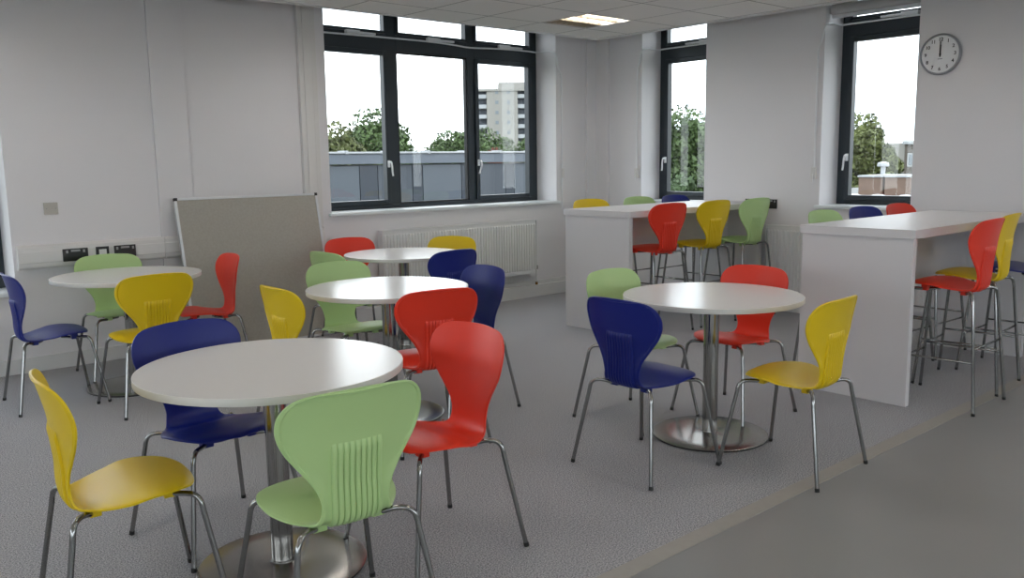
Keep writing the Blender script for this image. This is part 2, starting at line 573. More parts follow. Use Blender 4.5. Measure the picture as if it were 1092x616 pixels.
window('window_6', mapC, -3.4, 5.8, .9, WZ1, [(-3.4 + 1.5 * k, -3.3 + 1.5 * k) for k in range(1, 7)][:5], (2.445, 2.585), (), {})  # unseen window, added for soft daylight from behind the camera
window('window_7', mapD, -3.4, 6.3, .9, WZ1, [(-3.4 + 1.6 * k, -3.3 + 1.6 * k) for k in range(1, 7)][:5], (2.445, 2.585), (), {})  # unseen glazing, added to brighten the room from the near side


def sill(name, mp, s0, s1, z, d=.30):
    bm = bmesh.new()
    box(bm, s0 + .001, s1 - .001, -.02, d, z - .012, z + .012, mp=mp)
    box(bm, s0 - .03, s1 + .03, -.035, -.0005, z - .014, z + .012, mp=mp, bev=.004)
    structure(obj(name, bm, 'reveal'))


sill('trim_8', mapA, 3.765, 6.48, WZ0)
sill('trim_9', mapB, 5.2, 6.005, WZ0)
sill('trim_10', mapB, 3.16, 3.965, WZ0)
sill('trim_11', mapA, -1.3, 1.305, .56)
sill('trim_12', mapB, -2.3, .4, WZ0)


# chain actuators with their conduit
def opener(mp, conduit, boxes, label, group=None):
    o = Vector(mp(boxes[0][0], .2, 2.57))
    root = empty('window_opener', o)
    tag(root, label, 'window opener', group)
    m2 = lambda s, t, z: tuple(Vector(mp(s, t, z)) - o)
    bm = bmesh.new()
    tube(bm, [Vector(m2(*p)) for p in smooth_path(conduit, 5)], .008, 8)
    obj('conduit', bm, 'conduit', root, smooth=True)
    for a, b in boxes:
        bm = bmesh.new()
        box(bm, a, a + (b - a) * .45, .235, .279, 2.555, 2.59, mp=m2, bev=.004)
        box(bm, a + (b - a) * .45, b, .245, .279, 2.562, 2.582, mp=m2, bev=.003)
        obj('actuator', bm, 'conduit', root)
    return root


cA = [(3.775, .262, 2.545), (4.2, .262, 2.55), (5.0, .262, 2.555), (5.35, .262, 2.545), (5.55, .262, 2.535), (5.9, .262, 2.55), (6.30, .262, 2.555),
      (6.465, .255, 2.55), (6.468, .1, 2.55), (6.472, -.01, 2.50), (6.50, -.012, 2.38), (6.545, -.012, 2.30), (6.553, -.012, 2.2), (6.553, -.012, 1.8), (6.553, -.012, 1.3), (6.553, -.012, .90)]
ro = opener(mapA, cA, [(4.13, 4.44), (5.02, 5.34), (5.92, 6.24)], 'grey chain opener run with three actuators across the wide three-bay window')
bm = bmesh.new(); box(bm, 6.553 - .02, 6.553 + .02, YA - .03, YA - .022, 1.23, 1.33, bev=.003)
sb = obj('crank_box', bm, 'trunk', ro); sb.location = -ro.location
cB = lambda e: [(e - .78, .262, 2.55), (e - .4, .262, 2.55), (e - .1, .262, 2.55), (e - .012, .24, 2.548), (e - .012, .1, 2.55), (e - .008, -.01, 2.52), (e + .02, -.012, 2.42), (e + .05, -.012, 2.3), (e + .052, -.012, 2.1), (e + .052, -.012, 1.7), (e + .052, -.012, 1.3)]
for e, lb in ((6.005, 'grey chain opener and curved conduit at the narrow window nearer the room corner'), (3.965, 'grey chain opener and curved conduit at the narrow window beside the clock')):
    r_ = opener(mapB, cB(e), [(e - .68, e - .36)], lb)
    bm = bmesh.new()
    box(bm, XB - .03, XB - .0005, e + .03, e + .075, 1.22, 1.32, bev=.003)
    tube(bm, [(XB - .035, e + .052, 1.26), (XB - .055, e + .045, 1.25), (XB - .06, e + .04, 1.19)], .007, 8)
    sb = obj('crank_box', bm, 'trunk', r_); sb.location = -r_.location
# rolled blind at the head of the window beside the clock
root = tag(empty('roller_blind', (XB + .08, 3.56, 2.66)), 'rolled-up grey blind at the head of the narrow window beside the clock', 'blind')
bm = bmesh.new(); tube(bm, [(0, -.385, 0), (0, .385, 0)], .045, 20); obj('fabric_roll', bm, 'blind', root, smooth=True)
bm = bmesh.new(); box(bm, -.015, .015, -.385, .385, -.075, -.045, bev=.003); obj('bottom_bar', bm, 'alu', root)

# ------------------------------------------------------------------ ceiling lights

def luminaire(x, y, label):
    root = tag(empty('ceiling_light', (x, y, CZ)), label, 'ceiling light', None)
    bm = bmesh.new()
    for q in ((-.298, .298, -.298, -.283), (-.298, .298, .283, .298), (-.298, -.283, -.283, .283), (.283, .298, -.283, .283)):
        box(bm, q[0], q[1], q[2], q[3], -.003, .075)
    obj('frame', bm, 'trunk', root)
    bm = bmesh.new(); box(bm, -.298, .298, -.298, .298, .075, .085)
    obj('housing', bm, 'lamp_white', root)
    for k, yy in enumerate((-.19, 0, .19)):
        bm = bmesh.new()
        for sgn in (-1, 1):
            v = [bm.verts.new(p) for p in ((-.28, yy + sgn * .088, .004), (.28, yy + sgn * .088, .004), (.28, yy + sgn * .05, .07), (-.28, yy + sgn * .05, .07))]
            bm.faces.new(v)
        for i in range(8):
            xx = -.245 + i * .07
            box(bm, xx - .001, xx + .001, yy - .085, yy + .085, .006, .028)
        obj('louvre', bm, 'lamp_white', root)
        if k < 2:
            bm = bmesh.new(); box(bm, -.272, .272, yy - .040, yy + .040, .030, .045, bev=.006)
            obj('lit_tube', bm, 'tube', root)
    return root


luminaire(LX[0], LY[0], 'recessed square ceiling light with two lit strips near the room corner')
for i, x in enumerate(LX):  # remaining lights are unseen, added because the room needs more light
    for j, y in enumerate(LY):
        if i or j:
            tag(luminaire(x, y, 'recessed square ceiling light with two lit strips, added out of the frame to brighten the room'), group='added ceiling lights outside the frame')


# ------------------------------------------------------------------ electrics
def plate(name, mp, s, z, wid, hei, t, label, cat, parts, m='black', group=None):
    o = Vector(mp(s, t, z)); root = tag(empty(name, o), label, cat, group)
    m2 = lambda a, b, c: tuple(Vector(mp(s + a, t + b, z + c)) - o)
    bm = bmesh.new(); box(bm, -wid / 2, wid / 2, -.010, 0, -hei / 2, hei / 2, mp=m2, bev=.002)
    obj('face_plate', bm, m, root)
    for nm, a0, a1, c0, c1, mm in parts:
        bm = bmesh.new(); box(bm, a0, a1, -.014, -.0095, c0, c1, mp=m2, bev=.001)
        obj(nm, bm, mm, root)
    return root


twin = [('rocker', -.062, -.048, .014, .034, 'slot'), ('rocker', .048, .062, .014, .034, 'slot'), ('label_strip', -.03, .03, .022, .036, 'slot')]
plate('wall_socket', mapA, 1.685, .802, .165, .088, -.055, 'black twin socket on white trunking, nearest the dark left window', 'socket', twin)
plate('wall_socket', mapA, 2.02, .802, .150, .088, -.055, 'black twin socket on white trunking above the green chair back', 'socket', twin)
plate('data_outlet', mapA, 1.865, .802, .088, .088, -.055, 'small black square outlet with white centre between two twin sockets', 'outlet', [('outlet_insert', -.025, .025, -.025, .025, 'trunk')])
plate('wall_plate', mapA, 1.566, 1.13, .09, .082, 0, 'small square beige blanking plate alone on the white wall', 'wall plate', [('screw', -.032, -.026, -.003, .003, 'slot'), ('screw', .026, .032, -.003, .003, 'slot')], m=mat('beige_plate', srgb(176, 172, 164), .5))
plate('wall_socket', mapB, 4.64, .985, .15, .085, 0, 'black twin socket behind the green stool, nearer the corner window', 'socket', twin)
plate('wall_socket', mapB, 4.455, .985, .15, .085, 0, 'black twin socket just right of the green stool back', 'socket', twin)

# ------------------------------------------------------------------ radiators
def radiator(mp, s0, s1, z0, z1, label, valve_hi=True):
    sc_ = (s0 + s1) / 2
    o = Vector(mp(sc_, 0, z0)); root = tag(empty('radiator', o), label, 'radiator')
    m2 = lambda a, b, c: tuple(Vector(mp(a, b, c)) - o)
    # fluted front panel
    bm = bmesh.new()
    L = s1 - s0 - .02; n = int(L / .0333); pitch = L / n
    pr = []
    for k in range(n):
        a = s0 + .01 + k * pitch
        pr += [(a, -.092), (a + pitch * .18, -.092), (a + pitch * .32, -.101), (a + pitch * .82, -.101), (a + pitch * .96, -.092)]
    pr.append((s1 - .01, -.092))
    zs = [(z0, .0), (z0 + .035, 0), (z0 + .05, 1), (z1 - .055, 1), (z1 - .04, 0), (z1 - .012, 0)]
    rows = []
    for z, k in zs:
        rows.append([bm.verts.new(m2(s, -.092 + (t + .092) * k if k else -.0925, z)) for s, t in pr])
    for a, b in zip(rows[:-1], rows[1:]):
        for i in range(len(a) - 1):
            bm.faces.new((a[i], a[i + 1], b[i + 1], b[i]))
    box(bm, s0 + .01, s1 - .01, -.0915, -.080, z0, z1 - .012, mp=m2)
    obj('front_panel', bm, 'radiator', root)
    bm = bmesh.new(); box(bm, s0 + .015, s1 - .015, -.075, -.03, z0 + .01, z1 - .03, mp=m2)
    obj('convector', bm, 'rad_dark', root)
    bm = bmesh.new()
    box(bm, s0, s1, -.098, -.078, z1 - .014, z1, mp=m2, bev=.002); box(bm, s0, s1, -.04, -.022, z1 - .014, z1, mp=m2, bev=.002)
    k = s0
    while k < s1 - .02:
        box(bm, k, k + .012, -.079, -.039, z1 - .012, z1 - .002, mp=m2); k += .024
    obj('top_grille', bm, 'radiator', root)
    for a in (s0 - .001, s1 - .003):
        bm = bmesh.new(); box(bm, a, a + .004, -.1, -.02, z0 + .01, z1 - .002, mp=m2, bev=.001)
        obj('side_panel', bm, 'radiator', root)
    sv = s1 + .03 if valve_hi else s0 - .03
    se = s1 if valve_hi else s0
    bm = bmesh.new()
    tube(bm, [Vector(m2(se, -.06, z0 + .05)), Vector(m2(sv, -.06, z0 + .05))], .010, 8)
    tube(bm, [Vector(m2(sv, -.06, .126)), Vector(m2(sv, -.06, z0 + .06))], .008, 8)
    obj('pipe', bm, 'radiator', root, smooth=True)
    bm = bmesh.new(); tube(bm, [Vector(m2(sv, -.06, z0 + .035)), Vector(m2(sv, -.06, z0 + .075))], .016, 12)
    obj('valve', bm, 'rad_dark', root, smooth=True)
    bm = bmesh.new(); tube(bm, [Vector(m2(sv, -.06, .126)), Vector(m2(sv, -.06, .155))], .014, 10)
    obj('pipe_collar', bm, 'brass', root, smooth=True)
    return root


radiator(mapA, 4.21, 6.09, .255, .815, 'long white fluted radiator under the wide three-bay window')
radiator(mapB, 2.95, 4.43, .16, .80, 'white fluted radiator on the right wall between the two counters', valve_hi=True)

# ------------------------------------------------------------------ clock
ck = tag(empty('wall_clock', (XB, 2.98, 2.185)), 'round grey-rimmed clock with pale dial reading twelve, on the white wall', 'clock')
RC = .158
def lathe_x(prof, seg=48, mi=0):
    bm = bmesh.new(); lathe(bm, prof, seg)
    # axis z -> -x
    bmesh.ops.transform(bm, matrix=Matrix(((0, 0, -1, 0), (1, 0, 0, 0), (0, 1, 0, 0), (0, 0, 0, 1))), verts=bm.verts)
    return bm


obj('rim', lathe_x([(0, 0.001), (RC - .004, 0.001), (RC, .006), (RC, .024), (RC - .006, .034), (RC - .010, .036), (RC - .015, .030), (RC - .017, .02), (0, .02)]), 'clock_rim', ck, smooth=True)
dial = obj('dial', lathe_x([(0, .0205), (RC - .017, .0205), (RC - .017, .0215), (0, .0215)]), 'clock_face', ck)
for h in range(1, 13):
    cu = bpy.data.curves.new('numeral', 'FONT'); cu.body = str(h); cu.size = .036; cu.align_x = 'CENTER'; cu.align_y = 'CENTER'; cu.extrude = .0006; cu.offset = .0008
    to = bpy.data.objects.new('numeral', cu)
    me = bpy.data.meshes.new_from_object(to)
    bpy.data.objects.remove(to)
    a = h * PI / 6
    o = bpy.data.objects.new('numeral', me); COL.objects.link(o); me.materials.append(MT['ink']); o.parent = dial
    rr = .112
    # facing -x ; screen right when seen from room = -y
    o.matrix_local = Matrix(((0, 0, -1, -.0225), (-1, 0, 0, -rr * math.sin(a)), (0, 1, 0, rr * math.cos(a)), (0, 0, 0, 1)))
for nm, L, wd, d in (('minute_hand', .098, .008, .0265), ('hour_hand', .072, .0115, .0245)):
    bm = bmesh.new(); box(bm, -d - .0008, -d, -wd / 2, wd / 2, -.02, L); obj(nm, bm, 'ink', ck)
obj('pivot', lathe_x([(0, .0215), (.007, .0215), (.007, .029), (0, .03)], 16), 'ink', ck)
bm = bmesh.new(); box(bm, -.0222, -.0216, -.018, .018, -.037, -.033); obj('maker_mark', bm, 'ink', dial)

# ------------------------------------------------------------------ leaning pinboard
pb = tag(empty('pinboard', (2.99, 6.335, 0)), 'large grey felt board with aluminium frame leaning against the white wall', 'board')
pb.rotation_euler = (R(-11.5), 0, R(0.5))
BW, BH = 1.20, 1.195
bm = bmesh.new(); box(bm, -BW / 2 + .01, BW / 2 - .01, -.004, .012, .01, BH - .01); obj('felt_panel', bm, 'board', pb)
bm = bmesh.new()
for q in ((-BW / 2, -BW / 2 + .02, .02, BH - .02), (BW / 2 - .02, BW / 2, .02, BH - .02), (-BW / 2 + .02, BW / 2 - .02, 0.002, .02), (-BW / 2 + .02, BW / 2 - .02, BH - .02, BH - .002)):
    box(bm, q[0], q[1], -.010, .014, q[2], q[3], bev=.002)
obj('aluminium_frame', bm, 'alu', pb)
for sx in (-1, 1):
    for z in (0, BH):
        bm = bmesh.new(); x0 = sx * BW / 2; x1 = x0 - sx * .024; z1 = z + (.024 if z == 0 else -.024)
        box(bm, min(x0, x1) - .001, max(x0, x1) + .001, -.012, .016, min(z, z1), max(z, z1), bev=.003)
        obj('corner_cap', bm, 'black', pb)

# ------------------------------------------------------------------ round tables
TR, TZ, BR = .4453, .73, .293


def round_table():
    root = empty('round_table')
    bm = bmesh.new()
    lathe(bm, [(0, TZ - .0015), (TR - .0015, TZ - .0015), (TR - .0012, TZ - .0005), (TR - .0025, TZ), (0, TZ)], 96)
    bm.free(); bm = bmesh.new()
    lathe(bm, [(0, TZ - .025), (TR - .0022, TZ - .025), (TR - .0022, TZ - .0005), (TR - .003, TZ), (0, TZ)], 96)
    obj('tabletop', bm, 'top', root)
    bm = bmesh.new()
    lathe(bm, [(TR - .0022, TZ - .025), (TR - .0006, TZ - .0245), (TR, TZ - .023), (TR, TZ - .002), (TR - .0008, TZ - .0005), (TR - .0022, TZ - .0002)], 96)
    eb = obj('edge_band', bm, 'edge', root.children[0] if root.children else root, smooth=True)
    bm = bmesh.new(); lathe(bm, [(0, .70), (.12, .70), (.12, .705), (0, .705)], 32)
    obj('mounting_plate', bm, 'rubber', root)
    bm = bmesh.new(); lathe(bm, [(.0, .02), (.038, .02), (.038, .70), (.0, .70)], 40)
    o = obj('column', bm, 'steel', root, smooth=True)
    bm = bmesh.new(); lathe(bm, [(0, 0.0005), (BR - .004, .0005), (BR - .004, .006), (0, .006)], 72)
    b0 = obj('base_underside', bm, 'rubber', root)
    bm = bmesh.new(); lathe(bm, [(BR - .003, .0062), (BR, .0075), (BR, .0105), (BR - .006, .0125), (.20, .0155), (.10, .0185), (.05, .0205), (.043, .022), (.042, .027), (0, .027)], 96)
    obj('base_disc', bm, 'steel_base', root, smooth=True)
    return root




TC = [(1.287, 2.724), (2.605, 4.018), (3.693, 5.464), (1.76, 5.734), (3.591, 2.568)]
TL = ['round white table nearest the camera, with pale green chair in front',
      'round white table in the middle, between the nearest and farthest of the row of three',
      'round white table closest to the long radiator',
      'round white table at far left by the wall sockets',
      'round white table on the right, in front of the tall counters']
rt = round_table()
for i, (x, y) in enumerate(TC):
    o = rt if i == 0 else copy_tree(rt)
    o.location = (x, y, 0)
    tag(o, TL[i], 'table', 'round cafe tables')


# ------------------------------------------------------------------ shell chairs
CL = [(.197, .421, .02), (.195, .427, .07), (.186, .4355, .115), (.164, .4435, .153), (.125, .449, .183), (.075, .4505, .202), (.02, .447, .206),
      (-.03, .434, .196), (-.075, .419, .175), (-.11, .409, .150), (-.138, .407, .128), (-.158, .416, .115), (-.170, .438, .107), (-.1735, .472, .104),
      (-.1725, .515, .116), (-.172, .56, .144), (-.172, .60, .175), (-.174, .64, .203), (-.179, .68, .2195), (-.186, .715, .2225), (-.193, .745, .2145),
      (-.199, .77, .197), (-.204, .788, .171), (-.207, .799, .136), (-.209, .806, .080), (-.2095, .8085, .02)]
CLS = smooth_path(CL, 3)


def shell_frames():
    out_ = []
    n = len(CLS)
    for i, p in enumerate(CLS):
        a = CLS[max(0, i - 1)]; b = CLS[min(n - 1, i + 1)]
        ty, tz = b[0] - a[0], b[1] - a[1]; L = math.hypot(ty, tz) or 1
        out_.append((p[0], p[1], p[2], ty / L, tz / L, i / (n - 1)))   # tangent goes front -> rear -> up
    return out_


def shell_point(fr, u, off):
    y, z, w_, ty, tz, t = fr
    # front/up normal: rotate tangent so that on the seat it points up, on the back forward
    ny, nz = tz, -ty
    back = min(1, max(0, (z - .46) / .1)) if y < -.1 else 0
    rear = min(1, max(0, (-.02 - y) / .1)) * (1 - back)
    bow = (.042 * u * u * (w_ / .22) ** 2 - .012 * min(1, max(0, (z - .52) / .12))) * back + .010 * u * u * rear - .010 * u ** 4 * (1 - back) * (1 - rear)
    dish = bow + off
    return (u * w_, y + ny * dish, z + nz * dish)


def shell_bm():
    bm = bmesh.new()
    FR = shell_frames()
    U = [-1, -.985, -.955, -.93, -.91, -.85, -.7, -.55, -.4, -.25, -.1, 0, .1, .25, .4, .55, .7, .85, .91, .93, .955, .985, 1]
    n = len(FR)
    fr_, bk_ = [], []
    # arc length to ends for the rim
    for i, f in enumerate(FR):
        dist_end = min(f[5], 1 - f[5])
        A, B = [], []
        for u in U:
            au = abs(u)
            d_edge = (1 - au) * f[2]
            dy0 = math.hypot(f[0] - FR[0][0], f[1] - FR[0][1]); dy1 = math.hypot(f[0] - FR[-1][0], f[1] - FR[-1][1])
            de = min(d_edge, dy0 * 1.1 + .001, dy1 * 1.1 + .001)
            # thickness behind: rim bead of 12 mm then thin shell
            th = .0055
            if de < .013:
                th = .0095
            if de < .004:
                th = .0070
            fo = -.0015 if de < .003 else 0
            A.append(bm.verts.new(shell_point(f, u, fo)))
            B.append(bm.verts.new(shell_point(f, u, -th)))
        fr_.append(A); bk_.append(B)
    for g in (fr_, bk_):
        for i in range(n - 1):
            for k in range(len(U) - 1):
                bm.faces.new((g[i][k], g[i][k + 1], g[i + 1][k + 1], g[i + 1][k]))
    for i in range(n - 1):
        for k in (0, -1):
            bm.faces.new((fr_[i][k], fr_[i + 1][k], bk_[i + 1][k], bk_[i][k]))
    for i in (0, -1):
        for k in range(len(U) - 1):
            bm.faces.new((fr_[i][k], fr_[i][k + 1], bk_[i][k + 1], bk_[i][k]))
    return bm


def rib_bm():
    """nine vertical ribs on the rear of the waist wrapping under the seat"""
    bm = bmesh.new()
    FR = [f for f in shell_frames() if f[0] < -.085 and f[1] < .655]
    hw = .077; NR = 9
    cols = []
    for r in range(NR):
        c = -hw + (r + .5) * 2 * hw / NR
        q = hw / NR
        cols += [(c - q, 0), (c - q * .78, .8), (c - q * .45, 1), (c + q * .45, 1), (c + q * .78, .8)]
    cols.append((hw, 0))
    grid, base = [], []
    for i, f in enumerate(FR):
        row, row2 = [], []
        t = i / (len(FR) - 1)
        for x, h in cols:
            # scalloped top: the outer ribs stand a little higher
            u = x / f[2]
            ramp = min(1, (1 - t) / .07, t / .08 + .15)
            o = -.0052 - (.0015 + .0068 * h) * ramp
            if i == len(FR) - 1:
                o = -.0045
            row.append(bm.verts.new(shell_point(f, u, o)))
            row2.append(bm.verts.new(shell_point(f, u, -.003)))
        grid.append(row); base.append(row2)
    n = len(FR); m = len(cols)
    for g in (grid, base):
        for i in range(n - 1):
            for k in range(m - 1):
                bm.faces.new((g[i][k], g[i][k + 1], g[i + 1][k + 1], g[i + 1][k]))
    for i in range(n - 1):
        for k in (0, -1):
            bm.faces.new((grid[i][k], grid[i + 1][k], base[i + 1][k], base[i][k]))
    for i in (0, -1):
        for k in range(m - 1):
            bm.faces.new((grid[i][k], grid[i][k + 1], base[i][k + 1], base[i][k]))
    return bm


SHELL_ME = {}
_pads_keys = [(-1, -1), (-1, 1), (1, -1), (1, 1)]


def shared(name, me, parent, loc=(0, 0, 0)):
    o = bpy.data.objects.new(name, me); COL.objects.link(o); o.parent = parent; o.location = loc
    return o


_sh = obj('_shell', shell_bm(), None, None, smooth=True)
_rb = obj('_rib', rib_bm(), None, None, smooth=True)
_pads = {}
for sx in (-1, 1):
    for sy, za, zb in ((-1, .380, .408), (1, .388, .437)):
        bm = bmesh.new(); xx, yy = sx * .092, sy * .106
        box(bm, xx - .022, xx + .022, yy - .017, yy + .017, za, zb, bev=.004)
        _pads[(sx, sy)] = obj('_pad', bm, None, None)
for c in PL:
    for nm, src in [('shell', _sh), ('rib', _rb)] + [(('pad',) + k_, v_) for k_, v_ in _pads.items()]:
        me = src.data.copy(); me.materials.clear(); me.materials.append(PL[c]); SHELL_ME[(nm, c)] = me
        me.name = c + '_' + (nm if isinstance(nm, str) else 'mounting_pad')
for o in [_sh, _rb] + list(_pads.values()):
    bpy.data.objects.remove(o)


def leg_path(sx, sy, foot, dz):
    z = .403 + dz
    zi = z - (.016 if sy < 0 else .006)
    P = [(sx * .02, sy * .055, zi), (sx * .09, sy * .105, zi), (sx * .135, sy * .142, z - .002), (sx * .163, sy * .164, z - .002), (sx * .178, sy * .176, z - .014), (sx * .185, sy * .181, z - .032),
         (sx * .189, sy * .185, z - .06)]
    F = Vector((sx * foot, sy * foot, .012))
    P0 = smooth_path(P, 4)
    a = Vector(P[-1])
    return P0 + [a.lerp(F, k / 4) for k in range(1, 5)]


def make_chair_meshes(kind):
    foot, dz = (.240, 0) if kind == 'chair' else (.237, .258)
    L = {}
    for sx in (-1, 1):
        for sy in (-1, 1):
            p = leg_path(sx, sy, foot, dz)
            bm = bmesh.new(); tube(bm, p, .0088 if kind == 'chair' else .0092, 12)
            o = obj('_leg', bm, 'chrome', smooth=True); L[(sx, sy, 'leg')] = o.data; bpy.data.objects.remove(o)
            d_ = (p[-1] - p[-2]).normalized(); e = p[-1]
            bm = bmesh.new(); tube(bm, [e - d_ * .004, Vector((e.x + d_.x * .010, e.y + d_.y * .010, .0008))], .0100, 12)
            o = obj('_foot', bm, 'rubber', smooth=True); L[(sx, sy, 'foot')] = o.data; bpy.data.objects.remove(o)
    return L


LEGS = {'chair': make_chair_meshes('chair'), 'stool': make_chair_meshes('stool')}


def leg_at(sx, sy, z):
    p = leg_path(sx, sy, .237, .258)
    for a, b in zip(p[:-1], p[1:]):
        if b.z <= z <= a.z and a.z > b.z and a.z < .61:
            return a.lerp(b, (a.z - z) / (a.z - b.z))
    return p[-1]


_rails = []
for (a, b, z) in (((-1, -1), (-1, 1), .285), ((1, -1), (1, 1), .285), ((-1, 1), (1, 1), .245), ((-1, -1), (1, -1), .36)):
    bm = bmesh.new(); tube(bm, [leg_at(a[0], a[1], z), leg_at(b[0], b[1], z)], .006, 8)
    o = obj('_rail', bm, 'chrome', smooth=True); _rails.append(o.data); bpy.data.objects.remove(o)


def make_seat(kind, colour):
    root = empty('shell_chair' if kind == 'chair' else 'bar_stool')
    dz = 0 if kind == 'chair' else .258
    sh = shared('seat_shell', SHELL_ME[('shell', colour)], root, (0, 0, dz))
    shared('ribbed_panel', SHELL_ME[('rib', colour)], sh)
    for k_ in _pads_keys:
        shared('mounting_pad', SHELL_ME[(('pad',) + k_, colour)], root, (0, 0, dz))
    for sx in (-1, 1):
        for sy in (-1, 1):
            l = shared('leg', LEGS[kind][(sx, sy, 'leg')], root)
            shared('rubber_foot', LEGS[kind][(sx, sy, 'foot')], l)
    if kind == 'stool':
        for me in _rails:
            shared('foot_rail', me, root)
    return root


PROTO = {}


def seat(kind, colour, x, y, deg, label, group):
    k = (kind, colour)
    if k not in PROTO:
        o = PROTO[k] = make_seat(kind, colour)
    else:
        o = copy_tree(PROTO[k])
    o.location = (x, y, 0)
    o.rotation_euler = (0, 0, R(deg - 90))
    tag(o, label, 'chair' if kind == 'chair' else 'stool', group)
    return o


G1, G2, G3, G4, G5 = ('chairs at the nearest table', 'chairs at the middle table', 'chairs at the table by the long radiator', 'chairs at the far left table', 'chairs at the right-hand table')
seat('chair', 'yellow', .787, 2.754, -5.5, 'yellow plastic chair at the front left edge, side-on to the nearest table', G1)
seat('chair', 'green', 1.21, 2.211, 85, 'pale green plastic chair in the foreground, its ribbed back to the camera', G1)
seat('chair', 'navy', 1.239, 3.15, -83.3, 'navy blue plastic chair on the far side of the nearest table', G1)
seat('chair', 'red', 1.783, 2.49, 178.5, 'bright red plastic chair in the foreground, right of the nearest table', G1)
seat('chair', 'red', 2.497, 3.527, 78.3, 'red plastic chair just behind the foreground red one, back to the camera', G2)
seat('chair', 'navy', 3.003, 3.89, 175.3, 'navy plastic chair right of the middle table, half hidden by red chairs', G2)
seat('chair', 'green', 2.693, 4.55, -91.9, 'green plastic chair behind the middle table, facing the camera', G2)
seat('chair', 'yellow', 2.132, 4.017, 0.3, 'yellow chair left of the middle table, only its back showing above the nearest table', G2)
seat('chair', 'green', 3.17, 5.399, 5.7, 'green chair left of the radiator table, mostly hidden by another green chair', G3)
seat('chair', 'red', 3.654, 6.047, -96.1, 'red chair tucked behind the radiator table at its left', G3)
seat('chair', 'yellow', 4.151, 5.581, 205.5, 'yellow chair with its back against the long radiator', G3)
seat('chair', 'navy', 3.667, 4.982, 92.5, 'navy chair in front of the radiator table, back to the camera', G3)
seat('chair', 'green', 1.825, 6.201, -92.4, 'green chair behind the far left table, under the wall sockets', G4)
seat('chair', 'yellow', 1.691, 5.205, 90.8, 'yellow chair in front of the far left table, back to the camera', G4)
seat('chair', 'navy', 1.278, 5.692, -1.6, 'navy chair at the left edge, beside the far left table', G4)
seat('chair', 'red', 2.259, 5.765, 174.6, 'red chair side-on in front of the leaning grey board', G4)
seat('chair', 'navy', 3.02, 2.514, -1.3, 'navy blue chair at the left of the right-hand table, ribbed back to the camera', G5)
seat('chair', 'yellow', 3.492, 2.037, 93.3, 'yellow chair at the right-hand table, on the edge of the grey vinyl', G5)
seat('chair', 'green', 3.552, 3.03, -89.1, 'green chair behind the navy one at the right-hand table', G5)
seat('chair', 'red', 4.031, 2.727, 177.8, 'red chair on the far side of the right-hand table', G5)
H1, H2 = 'stools at the counter nearer the corner', 'stools at the right-hand counter'
seat('stool', 'red', 5.093, 2.008, 91.3, 'red bar stool at the near side of the right-hand counter, nearest the camera', H2)
seat('stool', 'yellow', 5.59, 2.085, 94.6, 'yellow bar stool behind the red one at the right-hand counter', H2)
seat('stool', 'navy', 6.13, 2.03, 92, 'navy bar stool at the right edge of the photo, behind the yellow stool', H2)
seat('stool', 'green', 5.27, 2.72, -89, 'green bar stool on the window side of the right-hand counter, leftmost', H2)
seat('stool', 'navy', 5.805, 2.72, -92.3, 'navy bar stool between green and red, window side of the right-hand counter', H2)
seat('stool', 'red', 6.305, 2.70, -91.3, 'red bar stool on the window side of the right-hand counter, only its top showing', H2)
seat('stool', 'red', 5.555, 4.57, 86.8, 'red bar stool at the near side of the corner counter', H1)
seat('stool', 'yellow', 6.14, 4.55, 88.3, 'yellow bar stool between red and green at the corner counter', H1)
seat('stool', 'green', 6.66, 4.49, 88, 'green bar stool at the corner counter, in front of the wall sockets', H1)
seat('stool', 'yellow', 5.70, 5.245, -94.1, 'yellow bar stool top peeking over the left end of the corner counter', H1)
seat('stool', 'green', 6.305, 5.186, -92.5, 'green bar stool top peeking over the middle of the corner counter', H1)
seat('stool', 'navy', 6.765, 5.112, -89.9, 'navy bar stool top peeking over the corner counter below the narrow window', H1)


# ------------------------------------------------------------------ tall counters
def counter(x, y, L, wdt, label):
    H, T = 1.003, .05
    root = tag(empty('high_table', (x, y, 0)), label, 'table', 'tall white counters')
    bm = bmesh.new(); box(bm, 0, L, 0, wdt, H - T, H, bev=.0015); obj('tabletop', bm, 'panel', root)
    for a, b in ((0.012, .056), (L - .056, L - .012)):
        bm = bmesh.new(); box(bm, a, b, .012, wdt - .012, 0.001, H - T - .0005, bev=.001); obj('end_panel', bm, 'panel', root)
    bm = bmesh.new(); box(bm, .0565, L - .0565, wdt / 2 - .012, wdt / 2 + .012, .62, H - T - .0005); obj('modesty_panel', bm, 'panel', root)
    return root


counter(5.175, 4.495, 1.90, .735, 'tall white counter nearer the room corner, red stool at its near end')
counter(4.765, 2.085, 1.85, .695, 'tall white counter at the right of the photo, below the clock')


# ------------------------------------------------------------------ outside
GZ = -6.0
bm = bmesh.new()
box(bm, -120, 420, -120, 420, GZ - .2, GZ)
structure(obj('ground', bm, 'grass'))

